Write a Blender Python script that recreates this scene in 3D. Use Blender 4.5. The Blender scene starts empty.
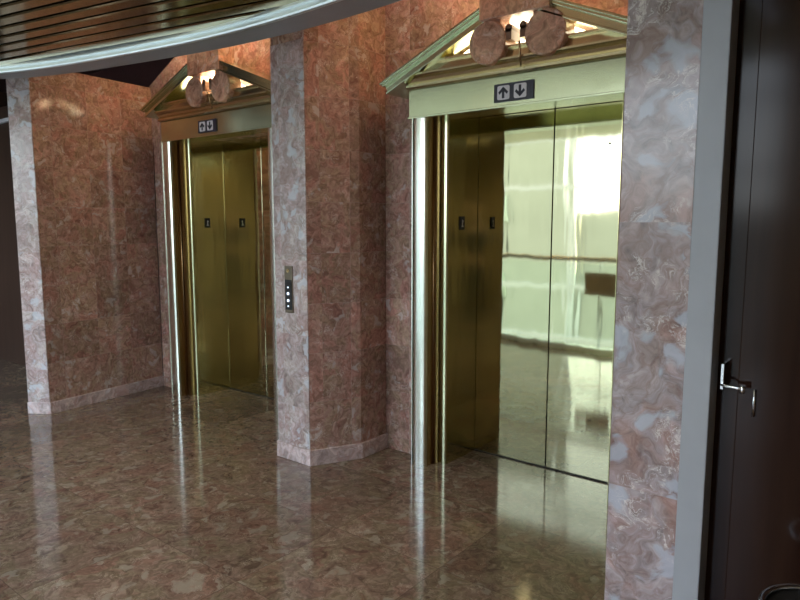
import bpy, bmesh, math, random
from mathutils import Vector, Matrix
random.seed(4)
S = bpy.context.scene
COL = S.collection
PI = math.pi

# ------------------------------------------------------------------ materials
def nmat(name):
    m = bpy.data.materials.new(name); m.use_nodes = True
    nt = m.node_tree
    return m, nt, nt.nodes['Principled BSDF']

def N(nt, typ, **kw):
    n = nt.nodes.new(typ)
    for k, v in kw.items():
        if k == 'inp':
            for a, b in v.items(): n.inputs[a].default_value = b
        else: setattr(n, k, v)
    return n

def ramp(nt, fac, stops, interp='LINEAR'):
    r = nt.nodes.new('ShaderNodeValToRGB'); r.color_ramp.interpolation = interp
    e = r.color_ramp.elements
    while len(e) < len(stops): e.new(0.5)
    for i, (p, c) in enumerate(stops):
        e[i].position = p; e[i].color = (c[0], c[1], c[2], 1)
    nt.links.new(fac, r.inputs[0]); return r.outputs[0]

def mix(nt, f, a, b, mode='MIX'):
    n = nt.nodes.new('ShaderNodeMix'); n.data_type = 'RGBA'; n.blend_type = mode
    if isinstance(f, (int, float)): n.inputs[0].default_value = f
    else: nt.links.new(f, n.inputs[0])
    for s, v in ((6, a), (7, b)):
        if isinstance(v, tuple): n.inputs[s].default_value = (v[0], v[1], v[2], 1)
        else: nt.links.new(v, n.inputs[s])
    return n.outputs[2]

def mth(nt, op, a, b=None, c=None):
    n = nt.nodes.new('ShaderNodeMath'); n.operation = op
    for i, v in enumerate((a, b, c)):
        if v is None: continue
        if isinstance(v, (int, float)): n.inputs[i].default_value = v
        else: nt.links.new(v, n.inputs[i])
    return n.outputs[0]

def vmth(nt, op, a, b=None):
    n = nt.nodes.new('ShaderNodeVectorMath'); n.operation = op
    for i, v in enumerate((a, b)):
        if v is None: continue
        if isinstance(v, tuple): n.inputs[i].default_value = v
        else: nt.links.new(v, n.inputs[i])
    return n.outputs[0]

def marble(name, dark, mid, pale, tile, off, rough, joint=(0.5, 0.42, 0.40), jw=0.004, jstr=0.5, sc=1.0, tilevar=0.25, fleck=(0.72, 0.62, 0.56), axes=(1, 1, 1), fl=1.0, mid2=None, third=None, pth=.55, gain=1.0):
    m, nt, b = nmat(name)
    L = nt.links.new
    mid2 = mid2 or mid; third = third or mid
    dark, mid, pale, mid2, third, fleck = [tuple(min(.85, v * gain) for v in q_) for q_ in (dark, mid, pale, mid2, third, fleck)]
    geo = nt.nodes.new('ShaderNodeNewGeometry')
    pos = geo.outputs['Position']
    tp = vmth(nt, 'DIVIDE', vmth(nt, 'ADD', pos, off), tile)
    tid = vmth(nt, 'FLOOR', tp)
    fr = vmth(nt, 'FRACTION', tp)
    wn = N(nt, 'ShaderNodeTexWhiteNoise', noise_dimensions='3D'); L(tid, wn.inputs[0])
    shift = vmth(nt, 'MULTIPLY', wn.outputs['Color'], (7.0, 9.0, 5.0))
    p = vmth(nt, 'ADD', pos, shift)
    w = N(nt, 'ShaderNodeTexNoise', inp={'Scale': 3.2 * sc, 'Detail': 3.0, 'Roughness': 0.6}); L(p, w.inputs['Vector'])
    wv = vmth(nt, 'MULTIPLY', vmth(nt, 'SUBTRACT', w.outputs['Color'], (.5, .5, .5)), (.55 / sc, .55 / sc, .55 / sc))
    q = vmth(nt, 'ADD', p, wv)
    n1 = N(nt, 'ShaderNodeTexNoise', inp={'Scale': 5.0 * sc, 'Detail': 5.0, 'Roughness': 0.62, 'Distortion': 0.8}); L(q, n1.inputs['Vector'])
    hue = N(nt, 'ShaderNodeTexNoise', inp={'Scale': 2.6 * sc, 'Detail': 3.0, 'Roughness': 0.55}); L(q, hue.inputs['Vector'])
    base = ramp(nt, hue.outputs[0], [(0.36, third), (0.46, mid), (0.56, mid2), (0.64, third)])
    fine = N(nt, 'ShaderNodeTexNoise', inp={'Scale': 13.0 * sc, 'Detail': 7.0, 'Roughness': 0.68, 'Distortion': 0.5}); L(q, fine.inputs['Vector'])
    lum = ramp(nt, fine.outputs[0], [(0.30, (.45, .42, .40)), (0.48, (.92, .90, .88)), (0.62, (1.28, 1.28, 1.28)), (.8, (1.5, 1.52, 1.54))])
    c = mix(nt, 1.0, base, lum, 'MULTIPLY')
    dk = ramp(nt, n1.outputs[0], [(0.34, (1, 1, 1)), (0.44, (0, 0, 0))])
    c = mix(nt, mth(nt, 'MULTIPLY', dk, 0.75), c, dark)
    # smooth grey patches with soft irregular borders
    q2 = vmth(nt, 'ADD', q, vmth(nt, 'MULTIPLY', vmth(nt, 'SUBTRACT', fine.outputs['Color'], (.5, .5, .5)), (.10, .10, .10)))
    v = N(nt, 'ShaderNodeTexVoronoi', feature='F1', inp={'Scale': 6.5 * sc}); L(q2, v.inputs['Vector'])
    patch = ramp(nt, v.outputs['Distance'], [(0.26, (1, 1, 1)), (0.40, (0, 0, 0))])
    vc = N(nt, 'ShaderNodeSeparateColor'); L(v.outputs['Color'], vc.inputs[0])
    pm = mth(nt, 'MULTIPLY', patch, mth(nt, 'GREATER_THAN', vc.outputs[0], pth))
    c = mix(nt, mth(nt, 'MULTIPLY', pm, 0.75), c, pale)
    n2 = N(nt, 'ShaderNodeTexNoise', inp={'Scale': 11.0 * sc, 'Detail': 3.0, 'Roughness': 0.6, 'Distortion': 2.2}); L(q2, n2.inputs['Vector'])
    band = ramp(nt, n2.outputs[0], [(0.49, (0, 0, 0)), (0.515, (1, 1, 1)), (0.53, (1, 1, 1)), (0.555, (0, 0, 0))])
    n3 = N(nt, 'ShaderNodeTexNoise', inp={'Scale': 8.0 * sc, 'Detail': 3.0}); L(p, n3.inputs['Vector'])
    gate = ramp(nt, n3.outputs[0], [(0.54, (0, 0, 0)), (0.62, (1, 1, 1))])
    c = mix(nt, mth(nt, 'MULTIPLY', mth(nt, 'MULTIPLY', band, gate), 0.75 * fl), c, fleck)
    v2 = N(nt, 'ShaderNodeTexVoronoi', feature='DISTANCE_TO_EDGE', inp={'Scale': 6.5 * sc}); L(q2, v2.inputs['Vector'])
    vein = ramp(nt, v2.outputs['Distance'], [(0.0, (1, 1, 1)), (0.05, (0, 0, 0))])
    c = mix(nt, mth(nt, 'MULTIPLY', vein, 0.35), c, (dark[0], dark[1] * .8, dark[2] * .75))
    # tile to tile tone
    tv = mth(nt, 'ADD', mth(nt, 'MULTIPLY', wn.outputs['Value'], tilevar), 1.0 - tilevar / 2)
    gray = N(nt, 'ShaderNodeCombineColor'); L(tv, gray.inputs[0]); L(tv, gray.inputs[1]); L(tv, gray.inputs[2])
    c = mix(nt, 1.0, c, gray.outputs[0], 'MULTIPLY')
    # joints
    sp = nt.nodes.new('ShaderNodeSeparateXYZ'); L(fr, sp.inputs[0])
    sn = nt.nodes.new('ShaderNodeSeparateXYZ'); L(geo.outputs['True Normal'], sn.inputs[0])
    tot = None
    for i in range(3):
        if not axes[i]: continue
        d = mth(nt, 'MINIMUM', sp.outputs[i], mth(nt, 'SUBTRACT', 1.0, sp.outputs[i]))
        k = mth(nt, 'LESS_THAN', mth(nt, 'MULTIPLY', d, tile[i]), jw / 2)
        k = mth(nt, 'MULTIPLY', k, mth(nt, 'LESS_THAN', mth(nt, 'ABSOLUTE', sn.outputs[i]), 0.6))
        tot = k if tot is None else mth(nt, 'MAXIMUM', tot, k)
    c = mix(nt, mth(nt, 'MULTIPLY', tot, jstr), c, joint)
    L(c, b.inputs['Base Color'])
    b.inputs['Roughness'].default_value = rough
    b.inputs['Specular IOR Level'].default_value = 0.5
    b.inputs['Coat Weight'].default_value = 0.0
    bn = N(nt, 'ShaderNodeTexNoise', inp={'Scale': 2.5, 'Detail': 1.0}); L(pos, bn.inputs['Vector'])
    bp = N(nt, 'ShaderNodeBump', inp={'Strength': 0.04, 'Distance': 0.02}); L(bn.outputs[0], bp.inputs['Height']); L(bp.outputs[0], b.inputs['Normal'])
    return m

def metal(name, col, rough, wavy=0.0, wscale=(1, 1, 1), var=0.0, aniso=0.0):
    m, nt, b = nmat(name); L = nt.links.new
    b.inputs['Base Color'].default_value = (*col, 1); b.inputs['Metallic'].default_value = 1
    b.inputs['Roughness'].default_value = rough
    geo = nt.nodes.new('ShaderNodeNewGeometry')
    if var:
        n = N(nt, 'ShaderNodeTexNoise', inp={'Scale': 6.0, 'Detail': 4.0}); L(vmth(nt, 'MULTIPLY', geo.outputs['Position'], (6, 6, .5)), n.inputs['Vector'])
        L(ramp(nt, n.outputs[0], [(0.3, tuple(x * (1 - var) for x in col)), (0.7, col)]), b.inputs['Base Color'])
    if wavy:
        n = N(nt, 'ShaderNodeTexNoise', inp={'Scale': 1.0, 'Detail': 2.0}); L(vmth(nt, 'MULTIPLY', geo.outputs['Position'], wscale), n.inputs['Vector'])
        bp = N(nt, 'ShaderNodeBump', inp={'Strength': wavy, 'Distance': 0.02}); L(n.outputs[0], bp.inputs['Height']); L(bp.outputs[0], b.inputs['Normal'])
    return m

def plain(name, col, rough=0.5, noise=0.1, scale=8.0, spec=0.5, coat=0.0):
    m, nt, b = nmat(name); L = nt.links.new
    tc = nt.nodes.new('ShaderNodeNewGeometry')
    n = N(nt, 'ShaderNodeTexNoise', inp={'Scale': scale, 'Detail': 4.0}); L(tc.outputs['Position'], n.inputs['Vector'])
    L(ramp(nt, n.outputs[0], [(0.3, tuple(x * (1 - noise) for x in col)), (0.7, tuple(min(1, x * (1 + noise)) for x in col))]), b.inputs['Base Color'])
    b.inputs['Roughness'].default_value = rough; b.inputs['Specular IOR Level'].default_value = spec
    b.inputs['Coat Weight'].default_value = coat; b.inputs['Coat Roughness'].default_value = 0.06
    return m

def wood(name, a, c, rough=0.25, axis=(14, 14, 0.8)):
    m, nt, b = nmat(name); L = nt.links.new
    tc = nt.nodes.new('ShaderNodeNewGeometry')
    n = N(nt, 'ShaderNodeTexNoise', inp={'Scale': 1.5, 'Detail': 6.0, 'Distortion': 0.6}); L(vmth(nt, 'MULTIPLY', tc.outputs['Position'], axis), n.inputs['Vector'])
    L(ramp(nt, n.outputs[0], [(0.3, a), (0.7, c)]), b.inputs['Base Color'])
    b.inputs['Roughness'].default_value = rough; return m

def emit(name, col, st):
    m, nt, b = nmat(name)
    b.inputs['Base Color'].default_value = (*col, 1)
    b.inputs['Emission Color'].default_value = (*col, 1); b.inputs['Emission Strength'].default_value = st
    return m

M = {}
M['marble'] = marble('pink_marble_wall', (0.15, 0.08, 0.062), (0.26, 0.165, 0.138), (0.33, 0.285, 0.27), (.305, .305, .305), (.06, .11, .21), 0.13, sc=1.7, mid2=(.235, .165, .12), third=(.27, .145, .12), jstr=.25, jw=.003, tilevar=.35, fleck=(.50, .43, .39), pth=.72, gain=1.5)
M['marble_pale'] = marble('pale_marble_pillar', (0.23, 0.145, 0.125), (0.36, 0.295, 0.29), (0.42, 0.43, 0.47), (.9, .91, .457), (.37, .27, .10), 0.16, sc=1.25, tilevar=.12, mid2=(.35, .30, .28), third=(.33, .24, .23), jstr=.15, fleck=(.60, .56, .54), pth=.45, gain=1.22)  # paler lavender mostly puts bluish daylight into the marble colour
M['marble_near'] = marble('grey_veined_marble', (0.17, 0.095, 0.075), (0.33, 0.275, 0.28), (0.40, 0.42, 0.48), (.9, .91, .9), (.37, .27, .30), 0.16, sc=.95, tilevar=.1, mid2=(.31, .235, .22), third=(.29, .18, .155), jstr=.1, fleck=(.70, .64, .60), pth=.4, gain=1.22)
M['marble_scroll'] = marble('rosy_marble', (0.26, 0.11, 0.07), (0.42, 0.24, 0.17), (0.50, 0.38, 0.32), (1, 1, 1), (.3, .3, .3), 0.2, jstr=0, sc=1.3, mid2=(.45, .30, .20), fl=.6, gain=1.3)
M['marble_base'] = marble('light_marble_base', (0.33, 0.21, 0.19), (0.40, 0.32, 0.31), (0.54, 0.51, 0.54), (.61, .61, .9), (.2, .17, .4), 0.12, jstr=.2, fl=.6, gain=1.25)
M['floor'] = marble('brown_marble_floor', (0.075, 0.048, 0.034), (0.165, 0.118, 0.086), (0.215, 0.185, 0.14), (.61, .61, 3), (.31, .24, .5), 0.10, joint=(0.07, .05, .035), jw=.004, jstr=.6, sc=1.6, tilevar=.45, fleck=(.40, .34, .25), axes=(1, 1, 0), fl=.7, mid2=(.15, .12, .078), third=(.15, .092, .066), pth=.6)
M['brass'] = metal('polished_brass', (0.80, 0.73, 0.44), 0.16, var=.12)
M['brass_col'] = metal('bright_brass_column', (0.90, 0.93, 0.84), 0.22)
M['brass_slim'] = metal('pale_gold_column', (0.70, 0.74, 0.48), 0.2)
M['brass_door'] = metal('mirror_brass_door', (0.62, 0.60, 0.37), 0.045, wavy=0.08, wscale=(7, 7, 1.2))
M['brass_jamb'] = metal('mirror_brass_jamb', (0.60, 0.55, 0.30), 0.12, wavy=0.08, wscale=(6, 6, 1.2))
M['brass_head'] = metal('satin_brass_header', (0.60, 0.63, 0.44), 0.20, wavy=.06, wscale=(5, 5, 5))
M['brass_cornice'] = metal('warm_satin_brass', (0.64, 0.56, 0.36), 0.24, wavy=.05, wscale=(5, 5, 5))
M['scroll_dark'] = plain('dark_rosy_marble', (.20, .11, .07), .3, .3)
M['brass_brown'] = metal('aged_bronze', (0.42, 0.29, 0.15), 0.25)
M['gold_slat'] = metal('gold_ceiling_slat', (0.58, 0.50, 0.28), 0.16, wavy=.10, wscale=(3, 3, 3), var=.3)
M['black'] = plain('black_gap', (0.010, 0.009, 0.008), 0.6)
M['gap'] = plain('dark_slot', (0.02, 0.015, 0.01), 0.5)
M['soffit'] = plain('grey_soffit_paint', (0.33, 0.32, 0.34), 0.45, .03)
M['trimwhite'] = plain('white_trim_enamel', (0.90, 0.97, 0.97), 0.28, .02)
M['trimwhite'].node_tree.nodes['Principled BSDF'].inputs['Metallic'].default_value = .75
M['brownwall'] = wood('brown_panel', (0.30, 0.22, 0.13), (0.40, 0.31, 0.20), 0.4)
M['maroon'] = plain('maroon_paint', (0.055, 0.018, 0.018), 0.5, .15)
M['silver'] = plain('grey_aluminium', (0.40, 0.41, 0.435), 0.42, .04)
M['wood'] = wood('dark_walnut', (0.020, 0.008, 0.005), (0.030, 0.013, 0.008), 0.12)
M['wood'].node_tree.nodes['Principled BSDF'].inputs['Specular IOR Level'].default_value = .22
M['wood2'] = wood('dark_walnut_leaf', (0.045, 0.026, 0.018), (0.07, 0.04, 0.028), 0.3)
M['steel'] = metal('polished_steel', (0.75, 0.76, 0.78), 0.2)
M['plate'] = metal('bronze_plate', (0.20, 0.16, 0.12), 0.3)
M['signdark'] = plain('sign_navy', (0.018, 0.016, 0.035), 0.35, .05)
M['signwhite'] = plain('sign_white', (0.72, 0.70, 0.74), 0.4, .03)
M['led'] = emit('white_lit_button', (0.70, 0.82, 1.0), 1.0)
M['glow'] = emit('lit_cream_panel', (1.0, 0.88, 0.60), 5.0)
M['lamp'] = emit('lamp_lens', (1.0, 0.75, 0.45), 6.0)
M['cream'] = plain('cream_paint', (0.74, 0.70, 0.58), 0.6, .05)
M['facade'] = plain('pale_stone_facade', (0.27, 0.28, 0.25), 0.7, .08, 1.0)
M['facade_g'] = metal('tinted_window', (0.35, 0.42, 0.42), 0.2)
M['ground'] = plain('pale_ground', (0.36, 0.36, 0.31), 0.8, .1, 1.0)
M['green'] = plain('leaf_green', (0.16, 0.22, 0.07), 0.7, .4, 6.0)
M['tan'] = plain('tan_sign', (0.30, 0.22, 0.14), 0.4, .1)
M['skin'] = plain('skin', (0.52, 0.33, 0.25), 0.5, .05)
M['shirt'] = plain('dark_shirt', (0.05, 0.055, 0.07), 0.8, .15, 20)
M['trouser'] = plain('dark_trousers', (0.02, 0.02, 0.026), 0.8, .1, 20)
M['hair'] = plain('brown_hair', (0.035, 0.02, 0.012), 0.6, .3, 60)
gm, nt, b = nmat('clear_glass'); b.inputs['Transmission Weight'].default_value = 1; b.inputs['Roughness'].default_value = 0.0; b.inputs['IOR'].default_value = 1.1; b.inputs['Base Color'].default_value = (.9, .97, .94, 1)
M['glass'] = gm

# ------------------------------------------------------------------ mesh helpers
def box(bm, x0, x1, y0, y1, z0, z1):
    vs = [bm.verts.new((x, y, z)) for z in (z0, z1) for x, y in ((x0, y0), (x1, y0), (x1, y1), (x0, y1))]
    for f in ((3, 2, 1, 0), (4, 5, 6, 7), (0, 1, 5, 4), (1, 2, 6, 5), (2, 3, 7, 6), (3, 0, 4, 7)):
        bm.faces.new([vs[i] for i in f])

def prism(bm, pts, z0, z1):
    """footprint (x,y) counter-clockwise, extruded in z"""
    a = [bm.verts.new((x, y, z0)) for x, y in pts]; c = [bm.verts.new((x, y, z1)) for x, y in pts]
    n = len(pts)
    bm.faces.new(a[::-1]); bm.faces.new(c)
    for i in range(n): bm.faces.new((a[i], a[(i + 1) % n], c[(i + 1) % n], c[i]))

def prism_y(bm, pts, y0, y1):
    """outline (x,z) extruded in y"""
    a = [bm.verts.new((x, y0, z)) for x, z in pts]; c = [bm.verts.new((x, y1, z)) for x, z in pts]
    n = len(pts)
    bm.faces.new(a); bm.faces.new(c[::-1])
    for i in range(n): bm.faces.new((a[(i + 1) % n], a[i], c[i], c[(i + 1) % n]))

def prism_x(bm, pts, x0, x1):
    a = [bm.verts.new((x0, y, z)) for y, z in pts]; c = [bm.verts.new((x1, y, z)) for y, z in pts]
    n = len(pts)
    bm.faces.new(a[::-1]); bm.faces.new(c)
    for i in range(n): bm.faces.new((a[i], a[(i + 1) % n], c[(i + 1) % n], c[i]))

def cyl(bm, x, y, z0, z1, r, n=32, prof=None):
    prof = prof or [(r, z0), (r, z1)]
    rings = [[bm.verts.new((x + rr * math.cos(2 * PI * i / n), y + rr * math.sin(2 * PI * i / n), zz)) for i in range(n)] for rr, zz in prof]
    for a, c in zip(rings, rings[1:]):
        for i in range(n):
            f = bm.faces.new((a[i], a[(i + 1) % n], c[(i + 1) % n], c[i])); f.smooth = True
    bm.faces.new(rings[0][::-1]); bm.faces.new(rings[-1])

def cyl_y(bm, x, z, y0, y1, r, n=32, prof=None):
    prof = prof or [(r, y0), (r, y1)]
    rings = [[bm.verts.new((x + rr * math.cos(2 * PI * i / n), yy, z + rr * math.sin(2 * PI * i / n))) for i in range(n)] for rr, yy in prof]
    for a, c in zip(rings, rings[1:]):
        for i in range(n):
            bm.faces.new((a[(i + 1) % n], a[i], c[i], c[(i + 1) % n]))
    bm.faces.new(rings[0]); bm.faces.new(rings[-1][::-1])

def tube(bm, pts, r, n=12):
    pts = [Vector(p) for p in pts]; prev = None; rings = []
    for i, p in enumerate(pts):
        t = (pts[min(i + 1, len(pts) - 1)] - pts[max(i - 1, 0)]).normalized()
        u = t.cross(Vector((0, 0, 1)))
        if u.length < 1e-3: u = Vector((1, 0, 0))
        if prev is not None:
            u = prev - t * prev.dot(t)
        u.normalize(); prev = u; v = t.cross(u)
        rings.append([bm.verts.new(p + r * (math.cos(2 * PI * k / n) * u + math.sin(2 * PI * k / n) * v)) for k in range(n)])
    for a, c in zip(rings, rings[1:]):
        for k in range(n):
            f = bm.faces.new((a[k], a[(k + 1) % n], c[(k + 1) % n], c[k])); f.smooth = True
    bm.faces.new(rings[0][::-1]); bm.faces.new(rings[-1])

def obj(name, bm, mat, parent=None, origin=None, bevel=0.0, smooth=False):
    bmesh.ops.recalc_face_normals(bm, faces=bm.faces)
    if origin is None:
        origin = parent.matrix_world.translation if False else (PO.get(parent.name, Vector((0, 0, 0))) if parent else None)
    if origin is None:
        xs = [v.co for v in bm.verts]
        origin = Vector(((min(v.x for v in xs) + max(v.x for v in xs)) / 2, (min(v.y for v in xs) + max(v.y for v in xs)) / 2, min(v.z for v in xs)))
    origin = Vector(origin)
    bmesh.ops.translate(bm, verts=bm.verts, vec=-origin)
    me = bpy.data.meshes.new(name); bm.to_mesh(me); bm.free()
    me.materials.append(mat)
    o = bpy.data.objects.new(name, me); COL.objects.link(o)
    if parent is None: o.location = origin
    else:
        o.parent = parent; o.location = origin - PO[parent.name]
    PO[o.name] = origin
    if bevel:
        md = o.modifiers.new('bevel', 'BEVEL'); md.width = bevel; md.segments = 2; md.limit_method = 'ANGLE'; md.angle_limit = math.radians(40)
    return o
PO = {}
def B(): return bmesh.new()
def tag(o, label=None, cat=None, group=None, kind=None):
    if label: o['label'] = label
    if cat: o['category'] = cat
    if group: o['group'] = group
    if kind: o['kind'] = kind
    return o
def thing(name, loc, label, cat, group=None):
    o = bpy.data.objects.new(name, None); COL.objects.link(o); o.location = loc; o.empty_display_size = .1
    PO[o.name] = Vector(loc)
    return tag(o, label, cat, group)
def struct(name, bm, mat, label=None, cat=None, bevel=0):
    return tag(obj(name, bm, mat, bevel=bevel), label or name.replace('_', ' '), cat or name.split('_')[0], kind='structure')

# ------------------------------------------------------------------ camera
cam = bpy.data.objects.new('camera', bpy.data.cameras.new('camera')); COL.objects.link(cam)
cam.location = (0, 0, 1.5)
cam.data.sensor_width = 36; cam.data.lens = 650 / 800 * 36; cam.data.clip_start = .02
cam.rotation_euler = (PI / 2 - math.atan(650 / 5435), 0, math.radians(38.4))
S.camera = cam

# ------------------------------------------------------------------ setting
HZ = 3.1
bm = B(); box(bm, -9, 2.5, -.62, 5.0, -.25, 0); 
bm2 = B()
pts = [(-9, 5.0), (-9, -1.2)]
def guard_y(x): return -0.06 - (x + 2.2) ** 2 / 16.0
GX = [-9 + i * 0.39 for i in range(21)]        # -9 .. -1.2
edge = [(x, guard_y(x)) for x in GX]
foot = edge + [(-1.2, -3.2), (2.5, -3.2), (2.5, 5.0), (-9, 5.0)]
bm.free(); bm = B(); prism(bm, foot, -.25, 0)
struct('floor', bm, M['floor'], 'polished brown and tan marble tile floor of the elevator lobby', 'floor')

# back wall behind both elevators (openings for doors)
CXS = (-1.69, -4.29)
bm = B()
op = 0.60
segs = [(-5.36, CXS[1] - op), (CXS[1] + op, CXS[0] - op), (CXS[0] + op, -0.30)]
for a, c in segs: box(bm, a, c, 3.25, 3.62, 0, 2.20)
prism_y(bm, [(-5.40, 2.20), (-.30, 2.20), (-.30, HZ), (-4.45, HZ), (-4.86, 2.93), (-5.40, 2.68)], 3.25, 3.62)
struct('wall_back', bm, M['marble'], 'pink marble tile wall behind the elevators', 'wall')
bm = B(); box(bm, -9.0, 0, 3.63, 3.70, 0, HZ); struct('wall_rear_void', bm, M['maroon'], 'dark maroon wall behind the marble', 'wall')

# left marble wall and its base
wl = [(-5.39, 2.10), (-5.247, 2.194), (-5.37, 3.25), (-5.52, 3.25)]
bm = B(); prism(bm, wl, 0, 2.67)
o = struct('wall_left', bm, M['marble'], 'pink marble side wall left of the far elevator, glossy, ending in a pale square edge', 'wall')
bm = B(); prism(bm, [(-5.398, 2.084), (-5.234, 2.19), (-5.357, 3.249), (-5.369, 3.249), (-5.246, 2.1935), (-5.392, 2.0985)], 0, .095)
struct('baseboard_left', bm, M['marble_base'], 'pale marble base along the left wall', 'baseboard', bevel=.003)
# front edge of the left wall, bluish daylight put into its paler marble
bm = B(); prism(bm, [(-5.3925, 2.091), (-5.2455, 2.1875), (-5.2455, 2.1935), (-5.3925, 2.097)], .096, 2.67)
struct('trim_1', bm, M['marble_pale'], 'pale lavender marble edge strip of the left wall', 'trim')

# middle pillar
def pillar(name, fp, base, label, h, mat=M['marble'], face=None):
    cx = sum(p[0] for p in fp) / len(fp); cy = sum(p[1] for p in fp) / len(fp)
    t = thing(name, (cx, cy, 0), label, 'pillar')
    bm = B(); prism(bm, fp, 0, h); obj('shaft', bm, mat, t, bevel=.004)
    bm = B(); prism(bm, base, 0, .10); obj('base_course', bm, M['marble_base'], t, bevel=.003)
    if face:
        bm = B(); box(bm, *face); obj('front_slab', bm, M['marble_pale'], t, bevel=.002)  # thin face carrying the daylight painted into its paler marble
    return t
mp = [(-3.135, 2.70), (-2.845, 2.70), (-2.69, 2.995), (-2.69, 3.249), (-3.29, 3.249), (-3.29, 2.995)]
mb = [(-3.143, 2.686), (-2.837, 2.686), (-2.676, 2.992), (-2.676, 3.249), (-3.304, 3.249), (-3.304, 2.992)]
pillar('marble_pillar', mp, mb, 'faceted pink marble pillar between the two elevators, carrying the call button panel', HZ, face=(-3.134, -2.846, 2.694, 2.70, .10, 2.55))
rp = [(-.779, 2.15), (-.548, 2.15), (-.548, 3.249), (-.70, 3.249)]
pillar('marble_pillar', rp, [(-.791, 2.138), (-.548, 2.138), (-.548, 3.249), (-.688, 3.249)], 'grey pink veined marble pillar in the foreground right of the near elevator', HZ, M['marble_near'])

# ceiling of the alcove
bm = B(); box(bm, -9, 2.5, -.3, 5.0, HZ, HZ + .1); struct('ceiling', bm, M['maroon'], 'dark maroon ceiling over the elevator alcove', 'ceiling')

# curved canopy: slats, white edge and grey border
ZC = 2.5
lo = [(-8.1, -.45), (-7.65, -.2), (-7.1, .35), (-6.3, 1.18), (-5.65, 1.66), (-5.137, 1.954), (-4.86, 2.085), (-4.48, 2.2), (-4.008, 2.30), (-3.582, 2.375), (-3.2, 2.43), (-2.80, 2.458), (-2.4, 2.46), (-1.95, 2.43), (-1.5, 2.35), (-1.0, 2.16), (-.5, 1.8), (0, 1.25), (.35, .5), (.55, -.2)]
def offset(pts, d):
    out = []
    for i, p in enumerate(pts):
        a = Vector(pts[max(i - 1, 0)]); c = Vector(pts[min(i + 1, len(pts) - 1)])
        t = (c - a).normalized(); n = Vector((t.y, -t.x))
        out.append((p[0] + n.x * d, p[1] + n.y * d))
    return out
def catmull(pts, k=6):
    P = [Vector(p) for p in pts]; out = []
    for i in range(len(P) - 1):
        p0 = P[max(i - 1, 0)]; p1 = P[i]; p2 = P[i + 1]; p3 = P[min(i + 2, len(P) - 1)]
        for j in range(k):
            t = j / k
            q = 0.5 * ((2 * p1) + (-p0 + p2) * t + (2 * p0 - 5 * p1 + 4 * p2 - p3) * t * t + (-p0 + 3 * p1 - 3 * p2 + p3) * t ** 3)
            out.append((q.x, q.y))
    out.append(tuple(P[-1])); return out
los = catmull(lo)
def strip(bm, A, C, z0, z1):
    n = len(A)
    ra = [[bm.verts.new((p[0], p[1], z)) for p in A] for z in (z0, z1)]
    rc = [[bm.verts.new((p[0], p[1], z)) for p in C] for z in (z0, z1)]
    for i in range(n - 1):
        bm.faces.new((ra[0][i], ra[0][i + 1], rc[0][i + 1], rc[0][i])); bm.faces.new((ra[1][i], rc[1][i], rc[1][i + 1], ra[1][i + 1]))
        bm.faces.new((ra[0][i], ra[1][i], ra[1][i + 1], ra[0][i + 1])); bm.faces.new((rc[0][i], rc[0][i + 1], rc[1][i + 1], rc[1][i]))
    for i in (0, n - 1): bm.faces.new((ra[0][i], rc[0][i], rc[1][i], ra[1][i]))
can = thing('curved_canopy', (-3.5, 1, ZC), 'curved dropped ceiling of gold slats with a white edge and a grey border', 'ceiling canopy')
can['kind'] = 'structure'
i1 = offset(los, .232); i2 = offset(los, .262); i3 = offset(los, .285)
bm = B(); strip(bm, los, i1, ZC, ZC + .30); obj('grey_border', bm, M['soffit'], can)
bm = B(); strip(bm, i1, i2, ZC - .028, ZC + .05); obj('white_edge', bm, M['trimwhite'], can, bevel=.012)
bm = B(); strip(bm, i2, i3, ZC + .004, ZC + .04); obj('bronze_edge', bm, M['trimwhite'], can)
# slats clipped to the curve
inner = offset(los, .245)
ang = math.radians(11); du = Vector((math.cos(ang), math.sin(ang))); dn = Vector((-math.sin(ang), math.cos(ang)))
loop = [Vector(p) for p in inner]
bm = B()
k = -60
while k < 60:
    c0 = k * .105
    ss = []
    w = .090
    def cross(cc):
        cr = []
        for a, c in zip(loop, loop[1:] + loop[:1]):
            fa = a.dot(dn) - cc; fc = c.dot(dn) - cc
            if fa * fc < 0: q = a + (c - a) * (fa / (fa - fc)); cr.append(q.dot(du))
        return (min(cr), max(cr)) if len(cr) >= 2 else None
    ca, cb = cross(c0), cross(c0 + w)
    if ca and cb:
        prof = [(0.004, .012), (.0, .0), (.012, -.004), (w - .012, -.004), (w, .0), (w - .004, .012)]
        va = []; vb = []
        for t_, z in prof:
            u = t_ / w
            pa = du * (ca[0] * (1 - u) + cb[0] * u) + dn * (c0 + t_); pb = du * (ca[1] * (1 - u) + cb[1] * u) + dn * (c0 + t_)
            va.append(bm.verts.new((pa.x, pa.y, ZC + .02 + z))); vb.append(bm.verts.new((pb.x, pb.y, ZC + .02 + z)))
        for i in range(len(prof) - 1): bm.faces.new((va[i], va[i + 1], vb[i + 1], vb[i]))
    k += 1
obj('slats', bm, M['gold_slat'], can)
bm = B()
vs = [bm.verts.new((p[0], p[1], ZC + .06)) for p in offset(los, .1)]
vt = [bm.verts.new((p[0], p[1], ZC + .09)) for p in offset(los, .1)]
bm.faces.new(vs); bm.faces.new(vt)
obj('backing', bm, M['black'], can)

# ------------------------------------------------------------------ elevators
def arrow(bm, cx, cz, y0, y1, s, upw):
    k = 1 if upw else -1
    # shaft and head as an outline
    w = .10 * s; 
    box(bm, cx - w, cx + w, y0, y1, min(cz - k * .40 * s, cz + k * .28 * s), max(cz - k * .40 * s, cz + k * .28 * s))
    for sg in (-1, 1):
        p = [(cx, cz + k * .42 * s), (cx, cz + k * .16 * s), (cx + sg * .30 * s, cz - k * .12 * s), (cx + sg * .40 * s, cz + k * .04 * s)]
        prism_y(bm, p, y0, y1)

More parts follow.
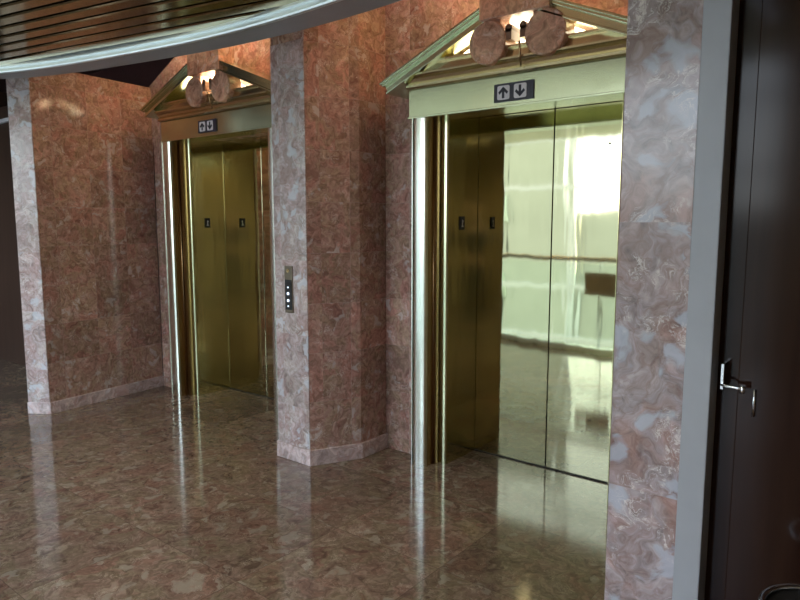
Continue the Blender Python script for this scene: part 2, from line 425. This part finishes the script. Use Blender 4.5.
def elevator(cx, label_e, label_p, label_k, label_s, Z, slope, kdx=0):
    G = (cx, 3.25, 0)
    e = thing('elevator_entrance', G, label_e, 'elevator', 'the pair of brass elevators')
    for sg in (-1, 1):
        co = .630 if kdx == 0 else (.662 if sg < 0 else .672)
        cw = .046 if kdx == 0 else .052
        X = lambda a: cx + sg * a
        def bx(bm, a, c, *r): box(bm, min(X(a), X(c)), max(X(a), X(c)), *r)
        def bowed(bm, c0, hw, yf, bulge, yb, z0, z1, n=14):
            pts = [(X(c0) + hw, yb), (X(c0) - hw, yb)]
            pts += [(X(c0) - hw + 2 * hw * q / n, yf + bulge * (1 - math.sqrt(max(0, 1 - .97 * (2 * q / n - 1) ** 2))) ) for q in range(n + 1)]
            prism(bm, pts, z0, z1)
        bm = B(); bowed(bm, co, cw, 3.103, .016, 3.135, 0, Z(2.10)); bx(bm, co + cw + .004, co + cw + .010, 3.11, 3.135, 0, Z(2.10))
        obj('bowed_column', bm, M['brass_col'], e)
        bm = B(); bowed(bm, .539, .024, 3.232, .010, 3.2445, 0, Z(2.10)); obj('slender_column', bm, M['brass_slim'], e)
        bm = B(); bx(bm, co - .045, co + .05, 3.1355, 3.249, 0, Z(2.10)); bx(bm, .566, .60, 3.20, 3.249, 0, Z(2.10))
        cyl(bm, X(co - .047), 3.195, 0, Z(2.10), .005, 16)
        obj('pilaster', bm, M['brass_brown'], e)
        bm = B(); bx(bm, .51, .553, 3.245, 3.575, 0, Z(2.16)); obj('jamb', bm, M['brass_jamb'], e)
        bm = B(); bx(bm, .003, .508, 3.570, 3.605, .008, Z(2.15) - .002); d = obj('door_panel', bm, M['brass_door'], e, bevel=.0015)
        # black floor number plate on the jamb, with white raised character
        if sg == -1 or True:
            bm = B(); bx(bm, .503, .5105, 3.36, 3.41, 1.455, 1.535)
            pl = obj('floor_plate', bm, M['black'], e, bevel=.001); pl['label'] = 'black floor number plate'
            bm = B(); bx(bm, .5015, .5035, 3.381, 3.388, 1.475, 1.515); bx(bm, .5015, .5035, 3.373, 3.396, 1.472, 1.477); bx(bm, .5015, .5035, 3.388, 3.394, 1.503, 1.510)
            obj('number', bm, M['signwhite'], pl)
    # small peephole mark on right leaf
    bm = B(); cyl_y(bm, cx + .33, 1.93, 3.566, 3.571, .006, 12); obj('key_hole', bm, M['black'], e)
    bm = B(); box(bm, cx - .51, cx + .51, 3.562, 3.62, .0005, .007); obj('sill', bm, M['gap'], e)
    bm = B(); box(bm, cx - .553, cx + .553, 3.26, 3.60, Z(2.15), Z(2.20)); obj('lintel', bm, M['brass_jamb'], e)
    bm = B(); box(bm, cx - .553, cx + .553, 3.61, 3.62, 0, 2.3); obj('shaft_shadow', bm, M['black'], e)
    bm = B(); box(bm, cx - .70, cx + .70, 3.10, 3.249, Z(2.104), Z(2.262)); box(bm, cx - .553, cx + .553, 3.249, 3.27, Z(2.104), Z(2.2))
    box(bm, cx - .705, cx + .705, 3.092, 3.249, Z(2.10), Z(2.112))
    h = obj('header', bm, M['brass_head'], e, bevel=.002)
    # pediment
    p = thing('pediment', (cx, 3.25, Z(2.26)), label_p, 'pediment', 'brass pediments over the elevators')
    bm = B(); prism_x(bm, [(3.249, Z(2.264)), (3.085, Z(2.264)), (3.072, Z(2.272)), (3.072, Z(2.284)), (3.088, Z(2.292)), (3.07, Z(2.315)), (3.045, Z(2.33)), (3.045, Z(2.34)), (3.07, Z(2.345)), (3.075, Z(2.385)), (3.055, Z(2.39)), (3.055, Z(2.40)), (3.249, Z(2.40))], cx - .70, cx + .70)
    for v in bm.verts:
        lim = (Z(2.672) - .03 - v.co.z) / slope
        if abs(v.co.x - cx) > lim: v.co.x = cx + math.copysign(lim, v.co.x - cx)
    obj('horizontal_cornice', bm, M['brass_cornice'], p)
    zo = lambda x: Z(2.672) - slope * abs(x)
    for sg in (-1, 1):
        bm = B()
        def band(t0, t1, y0, extra=0.0):
            xe = .835 + extra
            x0 = .002
            pts = [(cx + sg * x0, zo(x0) - t0), (cx + sg * (xe - t0 * .38), zo(xe - t0 * .38) - t0), (cx + sg * (xe - t1 * .38), zo(xe - t1 * .38) - t1), (cx + sg * x0, zo(x0) - t1)]
            prism_y(bm, pts, y0, 3.249)
        band(0, .014, 3.000, .012); band(.014, .028, 3.012, .004); band(.028, .066, 3.034); band(.066, .078, 3.022, .004)
        obj('raking_cornice', bm, M['brass_head'], p, bevel=.0015)
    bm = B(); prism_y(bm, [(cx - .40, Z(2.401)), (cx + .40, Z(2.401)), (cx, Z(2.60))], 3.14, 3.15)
    t = obj('tympanum', bm, M['glow'], p); t['label'] = 'glowing cream triangle of the pediment'  # emission stands in for lamp light inside the hollow pediment
    # marble scrolled keystone
    KX = cx + .03 + kdx
    k = thing('scroll_keystone', (cx, 3.25, Z(2.33)), label_k, 'keystone', 'marble scroll keystones')
    bm = B(); box(bm, KX - .195, KX + .195, 2.995, 3.138, Z(2.53), 2.85); obj('block', bm, M['marble_scroll'], k, bevel=.004)
    for sg in (-1, 1):
        bm = B(); cyl_y(bm, KX + sg * .163, Z(2.425), 0, 0, .11, 44, prof=[(.104, 3.022), (.110, 3.028), (.110, 3.132), (.106, 3.137)])
        obj('scroll_disc', bm, M['marble_scroll'], k)
        bm = B(); box(bm, min(KX + sg * .193, KX + sg * .09), max(KX + sg * .193, KX + sg * .09), 3.034, 3.136, Z(2.44), Z(2.535)); obj('scroll_neck', bm, M['marble_scroll'], k, bevel=.008)
        bm = B(); cyl_y(bm, KX + sg * .040, Z(2.478), 3.03, 3.13, .020, 20); box(bm, min(KX + sg * .024, KX + sg * .06), max(KX + sg * .024, KX + sg * .06), 3.03, 3.13, Z(2.42), Z(2.475))
        obj('scroll_eye', bm, M['scroll_dark'], k)
    bm = B(); tube(bm, [(KX + .03, 3.015, Z(2.40)), (KX + .028, 3.03, Z(2.345)), (KX + .02, 3.055, Z(2.285))], .005, 8); obj('pin', bm, M['brass_brown'], k)
    # direction sign on header
    sx_ = cx - (0 if kdx == 0 else .045)
    sgn = thing('elevator_sign', (sx_ - .02, 3.10, Z(2.125)), label_s, 'sign', 'arrow signs over the elevators')
    bm = B(); box(bm, sx_ - .125, sx_ + .105, 3.092, 3.0995, Z(2.175) - .047, Z(2.175) + .047); obj('sign_plate', bm, M['signdark'], sgn, bevel=.001)
    for q, c0 in enumerate((sx_ - .068, sx_ + .030)):
        bm = B()
        s = .036; pts = []
        for a0, (ax, az) in enumerate(((1, 1), (-1, 1), (-1, -1), (1, -1))):
            for j in range(5):
                a = a0 * PI / 2 + j * PI / 8
                pts.append((c0 + ax * (s - .01) + .01 * math.cos(a), Z(2.175) + az * (s - .01) + .01 * math.sin(a)))
        prism_y(bm, pts, 3.0895, 3.0925); obj('white_square', bm, M['signwhite'], sgn)
        bm = B(); arrow(bm, c0, Z(2.175), 3.0875, 3.0898, .072, q == 0); obj('arrow', bm, M['signdark'], sgn)
    return e

elevator(CXS[0], 'near brass elevator with mirror-polished doors, right of the faceted marble pillar',
         'broken brass pediment over the near elevator, largest in view',
         'rosy marble keystone with two round scrolls over the near elevator',
         'dark sign with white up and down arrow squares over the near elevator', lambda z: z, .431)
elevator(CXS[1], 'far brass elevator with dark olive doors, beside the left marble wall',
         'brass pediment over the far elevator, half hidden behind the marble pillar',
         'marble keystone with round scrolls over the far elevator under the white canopy edge',
         'small dark up and down arrow sign over the far elevator', lambda z: 2.16 + (z - 2.10) if z < 2.41 else 2.47 + (z - 2.41) * 1.10, .39, .02)

# call panel on pillar
cp = thing('call_panel', (-3.0, 2.694, .93), 'narrow bronze call button panel with lit white buttons on the middle pillar', 'button panel')
bm = B(); box(bm, -3.037, -2.967, 2.686, 2.6935, .945, 1.235); obj('face_plate', bm, M['plate'], cp, bevel=.002)
bm = B(); box(bm, -3.032, -2.972, 2.684, 2.6865, .965, 1.15); obj('black_strip', bm, M['black'], cp)
for z, r in ((1.103, .005), (1.065, .009), (1.022, .009), (.987, .005)):
    bm = B(); cyl_y(bm, -3.003, z, 2.680, 2.6845, r, 20); obj('button', bm, M['led'], cp)
bm = B(); cyl_y(bm, -3.003, 1.205, 2.682, 2.6865, .011, 20); obj('key_switch', bm, M['brass_brown'], cp)

# ------------------------------------------------------------------ right: storefront frame and dark door
bm = B(); box(bm, -.546, -.467, 2.13, 2.30, 0, HZ); struct('trim_2', bm, M['silver'], 'grey aluminium door post beside the foreground marble pillar', 'trim', bevel=.003)
bm = B(); box(bm, -.467, -.402, 2.22, 2.30, 0, HZ); box(bm, -.412, -.404, 2.205, 2.22, 0, HZ); struct('trim_3', bm, M['wood'], 'dark door frame reveal beside the aluminium post', 'trim')
dr = tag(thing('door_1', (0.1, 2.2, 0), 'dark walnut door on the right with a steel lever handle', 'door'), kind='structure')
bm = B(); box(bm, -.402, .62, 2.19, 2.24, .005, HZ); obj('door_leaf', bm, M['wood'], dr, bevel=.003)
hd = B(); box(hd, -.447, -.438, 2.165, 2.22, .985, 1.065)
tube(hd, [(-.444, 2.165, 1.0), (-.425, 2.15, 1.0), (-.38, 2.146, 1.0)], .005, 10)
hh = obj('door_handle', hd, M['steel'], dr, bevel=.001)
bm = B(); cyl(bm, -.380, 2.146, .986, 1.010, .008, 16); cyl(bm, -.354, 2.184, .91, .995, .0045, 12); obj('lever_end', bm, M['steel'], hh)
bm = B(); box(bm, .62, 2.5, 2.2, 2.35, 0, HZ); struct('wall_right', bm, M['maroon'], 'dark wall right of the walnut door', 'wall')
bm = B(); box(bm, 2.4, 2.5, -3.3, 2.2, 0, HZ); struct('wall_side', bm, M['brownwall'], 'brown side wall', 'wall')
bm = B(); box(bm, -1.15, 2.4, -3.3, -3.2, 0, HZ); struct('wall_rear', bm, M['brownwall'], 'brown panelled wall behind the photographer', 'wall')
bm = B(); box(bm, -1.25, 2.5, -3.3, -.3, HZ, HZ + .1); struct('ceiling_rear', bm, M['maroon'], 'ceiling over the corridor', 'ceiling')

# left: dark door beyond the left marble wall
dl = tag(thing('door_2', (-6.6, 2.75, 0), 'dark brown door with a pale transom bar at the left edge', 'door'), kind='structure')
bm = B(); box(bm, -9, -5.50, 2.80, 2.9, .0, 2.495); obj('door_leaf', bm, M['wood2'], dl)
bm = B(); box(bm, -9, -5.50, 2.76, 2.9, 2.495, 2.53); obj('transom_bar', bm, M['signwhite'], dl)
bm = B(); box(bm, -9, -5.50, 2.80, 2.9, 2.53, 2.66); obj('upper_panel', bm, M['wood2'], dl)
bm = B(); box(bm, -9.1, -9, -2.6, 5, 0, HZ); struct('wall_far_left', bm, M['wood2'], 'dark far end wall', 'wall')

# waste bin lower right
wb = thing('waste_bin', (-.12, 1.93, 0), 'round dark waste bin with a grey steel rim in the bottom right corner', 'bin')
bm = B(); cyl(bm, -.125, 1.93, 0, .5, 0, 44, prof=[(.105, 0), (.125, .02), (.135, .47)]); obj('body', bm, M['black'], wb)
bm = B(); tube(bm, [(-.125 + .135 * math.cos(a * PI / 24), 1.93 + .135 * math.sin(a * PI / 24), .478) for a in range(49)], .009, 10); obj('rim', bm, M['steel'], wb)

# ------------------------------------------------------------------ behind the camera: balcony rail, atrium windows, outside
rl = thing('balcony_railing', (-4, -.3, 0), 'curved glass balcony guard with bronze handrail behind the photographer', 'railing')
gp = [(x, guard_y(x) + .06) for x in GX]
bm = B(); tube(bm, [(x, y, 1.08) for x, y in gp], .028, 12); obj('handrail', bm, M['brass_brown'], rl)
bm = B(); strip(bm, gp, offset(gp, -.01), .06, 1.03); obj('glass_panel', bm, M['glass'], rl)
bm = B(); strip(bm, offset(gp, .02), offset(gp, -.03), 0, .07); obj('shoe_rail', bm, M['trimwhite'], rl)
for i in range(0, len(gp), 4):
    bm = B(); cyl(bm, gp[i][0], gp[i][1] - .03, 0, 1.08, .016, 12); obj('post', bm, M['steel'], rl)
sp = thing('rail_notice', (-2.76, .006, .67), 'small tan notice plate hung on the balcony rail', 'sign')
bm = B(); box(bm, -2.95, -2.57, .0, .012, .67, .93); obj('notice_plate', bm, M['tan'], sp, bevel=.003)

bm = B(); box(bm, -40, 30, -60, -.3, -4.2, -4.0); struct('ground', bm, M['ground'], 'pale ground below the balcony', 'ground')
# window wall
wy = -7.0
for n, (x0, x1) in enumerate(((-12, -8.2), (-8.2, -4.4), (-4.4, -.6), (-.6, 3.2))):
    t = tag(thing('window_%d' % (n + 1), ((x0 + x1) / 2, wy, -4), 'tall curtain wall window bay across the atrium', 'window'), kind='structure')
    bm = B()
    for x in (x0, (x0 + x1) / 2, x1): box(bm, x - .05, x + .05, wy - .08, wy + .08, -4, 7)
    for z in (-4, -1.2, 0.0, 2.3, 3.4, 5.4, 7): box(bm, x0, x1, wy - .05, wy + .05, z - .05, z + .05)
    obj('window_frame', bm, M['silver'], t)
# outside building
ob = thing('office_building', (-16, -20, -4), 'pale stone building seen through the atrium windows', 'building')
bm = B(); prism(bm, [(-34, -24), (-16, -24), (-10.2, -16), (-34, -16)], -4, 9); box(bm, -10.2, 4, -22, -16.5, -4, 1.9); obj('facade_wall', bm, M['facade'], ob)
for i in range(3):
    for z in (-1.5, 1.5, 4.5):
        bm = B(); box(bm, -33 + i * 7, -27 + i * 7, -16.05, -15.9, z, z + 1.0); obj('facade_window', bm, M['facade_g'], ob)

# ------------------------------------------------------------------ the photographer, seen only as a dark reflection
def skin(name, chains, mat, parent, root=0, sub=1):
    """chains: list of [(r, f, z, radius), ...]; the first point of a later chain may repeat an earlier one"""
    F = Vector((-.621, .784)); Rr = Vector((.784, .621)); me = bpy.data.meshes.new(name)
    vs = []; rad = []; es = []; key = {}
    for ch in chains:
        pv = None
        for (r, f, z, q) in ch:
            kk = (round(r, 4), round(f, 4), round(z, 4))
            if kk not in key:
                w = Rr * r + F * f; key[kk] = len(vs); vs.append((w.x, w.y, z)); rad.append(q)
            c = key[kk]
            if pv is not None and pv != c: es.append((pv, c))
            pv = c
    o3 = PO[parent.name]
    me.from_pydata([(x - o3.x, y - o3.y, z - o3.z) for x, y, z in vs], es, [])
    o = bpy.data.objects.new(name, me); COL.objects.link(o); o.parent = parent; me.materials.append(mat); PO[o.name] = o3
    m = o.modifiers.new('skin', 'SKIN'); m.use_smooth_shade = True
    sv = me.skin_vertices[0].data if me.skin_vertices else None
    if sv is None:
        me.attributes.new; bpy.context.view_layer.objects.active = o
    for i, q in enumerate(rad):
        d = me.skin_vertices[0].data[i]
        d.radius = q if isinstance(q, tuple) else (q, q); d.use_root = (i == root)
    ss = o.modifiers.new('subsurf', 'SUBSURF'); ss.levels = sub; ss.render_levels = sub
    return o
fo = -.46
org = Vector((-.621, .784)) * fo
man = thing('person', (org.x, org.y, 0), 'person in dark clothes standing and raising a phone with both hands, seen as a reflection', 'person')
body = [[(0, fo, .95, (.15, .11)), (0, fo, 1.12, (.14, .10)), (0, fo, 1.32, (.16, .11)), (0, fo, 1.44, (.12, .08)), (0, fo + .01, 1.52, (.055, .055)), (0, fo + .02, 1.60, (.07, .085)), (0, fo + .03, 1.68, (.082, .10)), (0, fo + .02, 1.76, (.06, .075))]]
for sg in (-1, 1):
    body.append([(0, fo, 1.44, .12), (sg * .17, fo, 1.42, .06), (sg * .26, fo + .08, 1.20, .045), (sg * .17, fo + .26, 1.36, .036), (sg * .105, fo + .38, 1.465, .026), (sg * .09, fo + .42, 1.485, (.018, .036))])
    for q, (dz, ln) in enumerate(((.036, .030), (.013, .036), (-.010, .034), (-.032, .026))):
        body.append([(sg * .09, fo + .42, 1.485, .026), (sg * .092, fo + .432, 1.49 + dz, .009), (sg * (.088), fo + .446, 1.492 + dz, .008), (sg * (.088 - ln), fo + .452, 1.494 + dz, .007)] if False else
                    [(sg * .09, fo + .42, 1.485, .026), (sg * .090, fo + .425, 1.49 + dz, .009), (sg * .084, fo + .436, 1.492 + dz, .008), (sg * (.084 - ln * .6), fo + .4385, 1.494 + dz, .007)])
    body.append([(sg * .09, fo + .42, 1.485, .026), (sg * .072, fo + .405, 1.475, .010), (sg * .050, fo + .405, 1.482, .009)])
    body.append([(0, fo, .95, .15), (sg * .09, fo, .88, .09), (sg * .10, fo + .01, .50, .056), (sg * .10, fo - .01, .10, .038), (sg * .11, fo + .12, .045, .035)])
skin('body', body, M['skin'], man)
sh = [[(0, fo, .93, (.165, .125)), (0, fo, 1.12, (.155, .115)), (0, fo, 1.32, (.175, .125)), (0, fo, 1.44, (.13, .09))]]
for sg in (-1, 1): sh.append([(0, fo, 1.44, .13), (sg * .17, fo, 1.42, .075), (sg * .26, fo + .08, 1.20, .058), (sg * .17, fo + .26, 1.36, .046)])
skin('shirt', sh, M['shirt'], man)
tr = [[(0, fo, .98, (.155, .115)), (0, fo, .92, (.155, .115))]]
for sg in (-1, 1): tr.append([(0, fo, .92, .155), (sg * .09, fo, .86, .10), (sg * .10, fo + .01, .50, .072), (sg * .10, fo - .01, .09, .058)])
skin('trousers', tr, M['trouser'], man)
for sg in (-1, 1): skin('shoe', [[(sg * .10, fo - .05, .045, .042), (sg * .105, fo + .06, .042, .044), (sg * .11, fo + .16, .036, .034)]], M['black'], man)
skin('hair', [[(0, fo - .03, 1.62, .06), (0, fo - .02, 1.70, (.085, .08)), (0, fo + .01, 1.775, (.075, .08)), (0, fo + .07, 1.79, .04)]], M['hair'], man)
for sg in (-1, 1): skin('eye', [[(sg * .032, fo + .122, 1.672, .010), (sg * .032, fo + .126, 1.672, .008)]], M['signwhite'], man)
skin('nose', [[(0, fo + .12, 1.665, .010), (0, fo + .138, 1.635, .013)]], M['skin'], man)
skin('mouth', [[(-.022, fo + .108, 1.600, .006), (0, fo + .114, 1.598, .008), (.022, fo + .108, 1.600, .006)]], M['scroll_dark'], man)
for sg in (-1, 1): skin('ear', [[(sg * .084, fo + .02, 1.65, .014), (sg * .088, fo + .01, 1.685, .016)]], M['skin'], man)
ph = thing('phone', (-.621 * -.034, .784 * -.034, 1.46), 'black phone held up in front of the face by the person', 'phone')
bm = B(); box(bm, -.078, .078, -.004, .004, -.037, .037)
bmesh.ops.rotate(bm, cent=(0, 0, 0), matrix=Matrix.Rotation(math.radians(38.4), 3, 'Z'), verts=bm.verts)
bmesh.ops.translate(bm, verts=bm.verts, vec=(-.621 * -.034, .784 * -.034, 1.50)); obj('case', bm, M['black'], ph, bevel=.002)

# ------------------------------------------------------------------ light
sl = bpy.data.lights.new('sun', 'SUN'); sl.energy = 1.1; sl.angle = .01; sl.color = (1, .96, .88)
so = bpy.data.objects.new('sun', sl); COL.objects.link(so); so.rotation_euler = Vector((.25, -.75, -.62)).to_track_quat('-Z', 'Y').to_euler()
w = bpy.data.worlds.new('sky'); S.world = w; w.use_nodes = True
nt = w.node_tree; bg = nt.nodes['Background']
tc = nt.nodes.new('ShaderNodeTexCoord'); sx = nt.nodes.new('ShaderNodeSeparateXYZ'); nt.links.new(tc.outputs['Generated'], sx.inputs[0])
c = ramp(nt, sx.outputs[2], [(0.0, (.55, .56, .50)), (0.02, (.90, .97, 1.0)), (0.6, (.58, .74, 1.0))])
nt.links.new(c, bg.inputs[0]); bg.inputs[1].default_value = 4.2

def area(name, loc, rot, sx_, sy_, power, col):
    l = bpy.data.lights.new(name, 'AREA'); l.shape = 'RECTANGLE'; l.size = sx_; l.size_y = sy_; l.energy = power; l.color = col
    o = bpy.data.objects.new(name, l); COL.objects.link(o); o.location = loc; o.rotation_euler = rot; return o
for cx in CXS:
    area('cove_light', (cx, 3.0, 3.04), (math.radians(0), 0, 0), 1.3, .18, 7.5, (1.0, .62, .35))
    area('pediment_light', (cx, 3.10, 2.60), (math.radians(0), 0, 0), .5, .08, 2.5, (1.0, .8, .5))

lt = thing('linear_light', (-.625, .9, 2.48), 'slim linear ceiling light near the walnut door', 'ceiling light')
bm = B(); box(bm, -.665, -.59, .62, 1.5, 2.488, 2.515); obj('housing', bm, M['steel'], lt)
bm = B(); box(bm, -.655, -.60, .63, 1.49, 2.484, 2.4878); obj('diffuser', bm, M['led'], lt)
for n_, (x, y) in enumerate(((-4.6, .9), (-3.0, 1.2), (-1.4, .9), (-.1, .2), (-1.2, -.9), (.9, -2.3), (2.0, -1.6))):  # fill lamps with fixtures, added to brighten the floor and rear wall
    zt = 0 if y > -.3 else .59
    t = thing('downlight', (x, y, 2.44 + zt), ['round downlight in the gold canopy, farthest left', 'round downlight in the gold canopy between the two elevators', 'round downlight in the gold canopy near the pillar at right', 'round downlight in the canopy just above the photographer', 'round downlight beside the balcony guard end', 'round ceiling light behind the photographer', 'round ceiling light near the brown side wall'][n_], 'downlight', 'canopy downlights')
    bm = B(); cyl(bm, x, y, 0, 0, 0, 28, prof=[(.085, 2.505 + zt), (.085, 2.494 + zt), (.07, 2.488 + zt), (.06, 2.494 + zt), (.06, 2.512 + zt)]); obj('bezel', bm, M['steel'], t)
    bm = B(); cyl(bm, x, y, 2.497 + zt, 2.50 + zt, .058, 24); obj('lens', bm, M['lamp'], t)
    l = bpy.data.lights.new('downlight_lamp', 'SPOT'); l.energy = 26 if y > -1 else 34; l.spot_size = math.radians(125); l.spot_blend = .8; l.shadow_soft_size = .06; l.color = (1, .88, .70)
    o = bpy.data.objects.new('downlight_lamp', l); COL.objects.link(o); o.location = (x, y, 2.48 + zt)
S.view_settings.view_transform = 'Standard'
S.view_settings.exposure = 0.58
S.cycles.max_bounces = 10; S.cycles.glossy_bounces = 6; S.cycles.diffuse_bounces = 4
S.cycles.sample_clamp_indirect = 8
S.cycles.use_denoising = True
